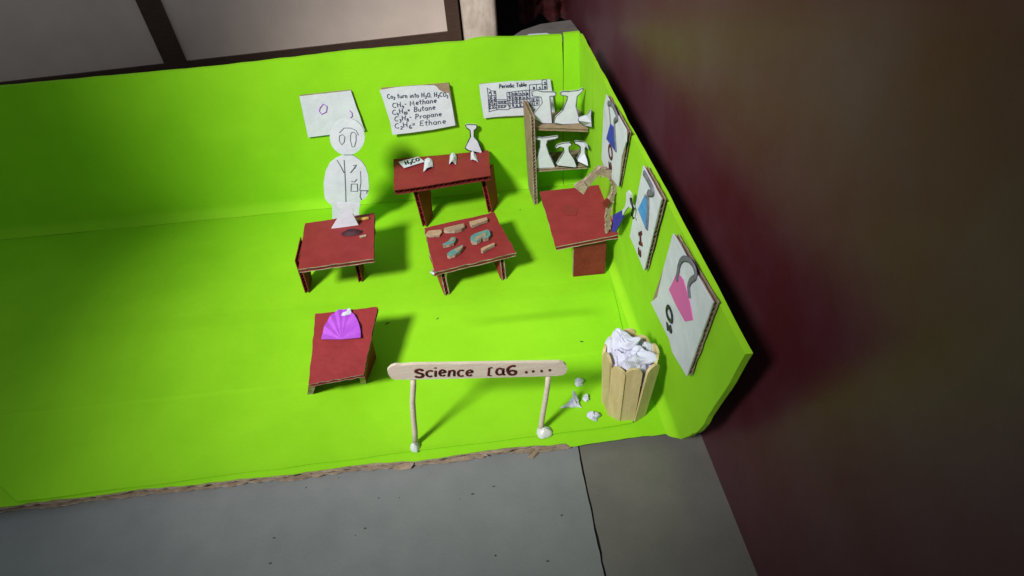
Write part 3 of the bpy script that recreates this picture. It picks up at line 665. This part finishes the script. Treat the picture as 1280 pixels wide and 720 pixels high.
# ================================================================== MICROSCOPE AND BURNER
ym = at(758, 291, 2, .475).y
mc = thing('cardboard_microscope', at(758, 291, 1, ym), 'brown cardboard microscope with curved arm standing on the right red table', 'microscope')
arm = Z8([(120, 68), (150, 52), (186, 56), (215, 72), (245, 108), (264, 155), (262, 185), (243, 212), (232, 255), (222, 300), (212, 345), (218, 385), (212, 415), (200, 450), (184, 455), (190, 405), (184, 375), (190, 330), (196, 280), (205, 250), (222, 215), (230, 170), (216, 140), (205, 118), (180, 100), (150, 92), (132, 100)])
mb = MB(); mb.prism([at(u, v, 1, ym) for u, v in arm], (0, .05, 0), KRAFTD, EDGE)
for i in range(26):
    u, v = arm[i % len(arm)]; p = at(u, v, 1, ym-.002); mb.tube([p, p+V((random.uniform(-.02, .02), -.004, random.uniform(-.04, .02)))], .006, EDGE, 5)
mb.build('arm', mc)
mb = MB(); mb.prism([at(u, v, 1, ym-.01) for u, v in Z8([(-10, 165), (12, 148), (52, 128), (118, 70), (140, 98), (105, 135), (72, 180), (45, 213)])], (0, .03, 0), KRAFTD, EDGE); mb.build('eyepiece_tube', mc)
mb = MB(); mb.prism([at(u, v, 1, ym-.014) for u, v in Z8([(-8, 166), (14, 150), (48, 134), (70, 160), (44, 208)])], (0, -.02, 0), KRAFT, EDGE); mb.build('eyepiece', mc)
mb = MB(); mb.prism([at(u, v, 1, ym-.012) for u, v in Z8([(160, 262), (192, 232), (212, 258), (186, 292)])], (0, -.015, 0), REDD, REDD); mb.build('stage', mc)
yq = at(769, 290, 2, .485).y-.03
def lean(u, v, d=0):
    return at(u, v, 1, min(yq, rw(u, v, .07).y)-d)
bn = thing('paper_flask', at(772, 290, 1, yq), 'tilted paper flask with white neck and dark blue base beside the microscope', 'flask', g_f)
mb = MB(); mb.prism([lean(u, v) for u, v in Z8b([(240, 345), (302, 310), (303, 362), (285, 400), (256, 453), (236, 440), (244, 390)])], (.016, .008, 0), BLUE, BLUE); mb.build('body', bn)
mb = MB(); mb.prism([lean(u, v, .004) for u, v in Z8b([(302, 312), (318, 290), (326, 250), (326, 205), (336, 192), (352, 215), (354, 262), (368, 300), (356, 300), (340, 290), (322, 312), (304, 345)])], (.016, .008, 0), WHITE, WHITE)
mb.tube([lean(u, v, .004) for u, v in Z8b([(354, 235), (360, 270), (370, 300), (362, 345), (372, 362)])], .008, DINK, 5); mb.build('neck', bn)

# ================================================================== SIGN
sg = thing('popsicle_sign', (-1.3, -3.24, 0), 'popsicle stick sign reading Science Lab on two thin posts at the front', 'sign')
ysg = -3.235
def M4(l): return Z(l, 480, 445, 5.333)
st = M4([(22, 95), (45, 72), (75, 62), (120, 64), (190, 58), (400, 55), (700, 50), (1000, 45), (1170, 42), (1198, 48), (1216, 65), (1222, 88), (1214, 112), (1192, 128), (1150, 133), (800, 143), (400, 153), (120, 158), (70, 157), (45, 145), (28, 120)])
mb = MB(); mb.prism([at(u, v, 1, ysg-.03) for u, v in st], (0, .02, 0), WOODP, WOODP); bd = mb.build('board', sg)
mb = MB()
def M4w(text, a, b, h, r):
    p0, p1 = M4([a, b]); y = ysg-.031; P0 = at(*p0, 1, y); write(mb, text, P0, at(*p1, 1, y), at(p0[0], p0[1]-h/5.333, 1, y)-P0, NB, r, BRINK, .002, .02)
M4w('S', (200, 140), (278, 140), 58, .0095); M4w('cience', (275, 137), (600, 132), 80, .0075)
M4w('L', (692, 130), (728, 130), 56, .007); M4w('a', (742, 128), (812, 126), 88, .0078); M4w('6', (818, 124), (892, 122), 66, .0095)
for x, y in ((944, 109), (990, 103), (1046, 101), (1101, 95)):
    p = at(*M4([(x, y)])[0], 1, ysg-.033); mb.tube([p+V((-.004, 0, 0)), p+V((.008, 0, .001))], .011, BRINK, 8, NB)
mb.build('lettering', bd)
def postm(pts, r, bulge):
    mb = MB(); P = [at(u, v, 1, ysg+.005) for u, v in pts]; P[-1].z = .012
    for i in range(8): pass
    mb.tube(P, r, WOODP, 8, None, r*1.15); return mb.build('post', sg)
p1_ = postm(M4([(196, 110), (196, 200), (190, 300), (196, 400), (206, 500), (212, 600)]), .017, 1)
p2_ = postm(M4([(1100, 90), (1090, 200), (1075, 300), (1060, 380), (1050, 450), (1045, 508)]), .017, 1)
def blob(c, rx, ry, rz, parent, seed):
    mb = MB()
    def f(u, v):
        a = 6.2832*u; b = math.pi/2*v; k = 1+.35*nz(math.cos(a)*1.5, math.sin(a)*1.5, seed)
        return c+V((rx*k*math.cos(a)*math.cos(b), ry*k*math.sin(a)*math.cos(b), rz*math.sin(b)*(1+.3*nz(a, b, seed))))
    mb.grid(f, 22, 8, GLUE); mb.build('glue_blob', parent)
blob(at(519, 560, 2, .012), .035, .03, .05, p1_, 3); blob(at(680, 541, 2, .012), .062, .045, .05, p2_, 8)

# ================================================================== BIN
bc = V((-.262, -3.03, 0)); bc = (at(757, 512, 2, 0)+at(809, 512, 2, 0))/2; bc.z = 0; bc.y += .045; print('bin', bc)
bn_ = thing('popsicle_bin', bc, 'round waste bin of upright popsicle sticks filled with crumpled paper', 'bin')
r0, r1 = .150, .175; NS = 10
for i in range(NS):
    a = math.radians(-97+i*36+random.uniform(-2, 2)); rad = V((math.cos(a), math.sin(a), 0)); tan = V((-math.sin(a), math.cos(a), 0))
    hw = .051; tilt = random.uniform(-.012, .012); hh = .565+random.uniform(-.02, .02)
    if i == 1: tilt = .03
    pr = []
    ns = 8
    for k in range(ns+1):
        q_ = math.pi*k/ns; pr.append((hw*math.cos(q_), hh-hw*.9+hw*.9*math.sin(q_)))
    pr = [(hw, .0)]+pr+[(-hw, .0)]
    def PT(x, z):
        r = r0+(r1-r0)*z/.565+.008*(i % 2); return bc+rad*r+tan*(x+tilt*z/.5)+V((0, 0, z+.012))
    mb = MB(); mb.prism([PT(x, z) for x, z in pr], -rad*.018, WOOD, WOOD); mb.build('stick', bn_)
mb = MB(); mb.grid(lambda u, v: bc+V(((r0-.02)*v*math.cos(6.2832*u), (r0-.02)*v*math.sin(6.2832*u), .02)), 24, 2, KRAFTD, True, (0, 0, -.01)); mb.build('bottom', bn_)
# crumpled paper: flat facets between random points, finer facets on top
def facets(seed, nu, nv, wrap=True):
    rnd = random.Random(seed); T = [[rnd.uniform(-1, 1) for _ in range(nu+1)] for _ in range(nv+1)]
    if wrap:
        for row in T: row[nu] = row[0]
    def f(u, v):
        x = min(max(u, 0), 1)*nu; y = min(max(v, 0), 1)*nv; i = min(int(x), nu-1); j = min(int(y), nv-1); a, b = x-i, y-j
        A, B, C, Dd = T[j][i], T[j][i+1], T[j+1][i], T[j+1][i+1]
        return A+(B-A)*a+(C-A)*b if a+b < 1 else Dd+(C-Dd)*(1-a)+(B-Dd)*(1-b)
    return f
def crumple(name, c, r, seed, amp=.3, sq=.8, parent=None, nu=45, nv=30, spikes=()):
    A, B, C = facets(seed, 9, 6), facets(seed+1, 15, 10), facets(seed+2, 9, 6); mb = MB()
    def g(u, v):
        v2 = v; a = 6.2832*u+.25*C(u, v)*math.sin(math.pi*v); b = math.pi*(v-.5); d = V((math.cos(a)*math.cos(b), math.sin(a)*math.cos(b), math.sin(b)))
        e = math.sin(math.pi*v)**.5 if 0 < v < 1 else 0
        p = d*r*(1+e*(amp*A(u, v)+amp*.35*B(u, v))); p.z *= sq
        for sp_ in spikes:
            sv = V(sp_); p += sv*max(0, d.dot(sv.normalized()))**7
        return c+p+V((0, 0, r*sq*.8))
    mb.grid(g, nu, nv, CRUMP, False); return mb.build(name, parent)
cp = thing('crumpled_paper', bc+V((0, 0, .35)), 'large crumpled white paper stuffed into the popsicle stick bin', 'paper')
cA, cB, cC, cD = facets(5, 11, 4), facets(61, 22, 9), facets(9, 11, 4), facets(77, 7, 1)
def cap(u, v):
    a = 6.2832*u+.22*cC(u, v)*v; rr = v; x, y = rr*math.cos(a), rr*math.sin(a); m_ = min(1, 3*rr)
    pk = math.exp(-((x+.30)**2+(y-.35)**2)/.10)*.13
    z = .545+.06*cA(u, v)*m_+.022*cB(u, v)*m_+pk-.03*rr*rr
    R = .158*(rr**.9)*(1+.05*cD(u, v)*rr)
    if y < -.3: z -= .13*(-y-.3)
    if y > .2: R *= 1+.14*(y-.2)
    if x < -.6: z += .02; R *= 1.06
    return bc+V((R*math.cos(a)*1.04, R*math.sin(a)*1.0, z))
mb = MB(); mb.grid(cap, 88, 36, CRUMP, False, (0, 0, -.008)); mb.build('crumpled_sheet', cp)
crumple('crumpled_wad', bc+V((.02, -.04, .47)), .075, 31, .5, .9, cp, 54, 36, ((.06, -.03, .03), (-.05, -.04, .05)))
crumple('crumpled_wad', bc+V((-.05, .05, .52)), .06, 44, .55, 1.1, cp, 54, 36, ((-.03, .03, .07), (.06, 0, .03)))
# paper balls on the floor
g_b = 'crumpled paper balls on the floor by the bin'
for (u, v, r, sd, tl_, lab) in ((724, 480, .030, 3, None, 'small crumpled paper ball farthest back, beside the right end of the sign'),
                             (718, 505, .042, 8, None, 'largest star shaped crumpled paper with a pointed tail left of the bin'),
                             (733, 499.5, .024, 9, None, 'smallest crumpled paper ball, just right of the star shaped one'),
                             (741, 523, .036, 14, None, 'round crumpled paper ball nearest the front edge beside the bin')):
    c = at(u, v, 2, .012)
    spk = ((-.085, -.02, -.012), (-.005, .02, .075), (.03, -.03, -.01)) if sd == 8 else ()
    tag(crumple('paper_ball', c, r*(.72 if sd == 8 else .92), sd, .55, .95, None, 36, 24, spk), lab, 'paper ball', g_b)

# scraps on the floor of the model
g_g = 'tiny dark green scraps on the model floor'
for (u, v, l, a, lab) in ((727, 428, .034, -.5, 'tiny dark scrap on the green floor behind the sign, toward the bin'), (547, 398, .028, .7, 'tiny dark scrap on the green floor between middle table and sign'), (484, 404, .045, .55, 'thin dark scrap on the green floor right of the purple paper table'),
                       (446, 534, .014, 1, 'tiny dark speck near the front left of the green floor'), (536, 536, .03, .1, 'tiny dark scratch beside the shadow of the left sign post'), (650, 262, .012, 0, 'dark speck on the green floor in front of the shelf')):
    c = at(u, v, 2, .012); c.z = .012+bumpf(c.x, c.y); mb = MB(); d = V((math.cos(a), math.sin(a), 0)); s2 = V((-d.y, d.x, 0))
    mb.prism([c-d*l/2, c-s2*l*.16, c+d*l/2+s2*.003, c+s2*l*.2], (0, 0, -.006), DGRN); tag(mb.build('green_scrap'), lab, 'scrap', g_g)
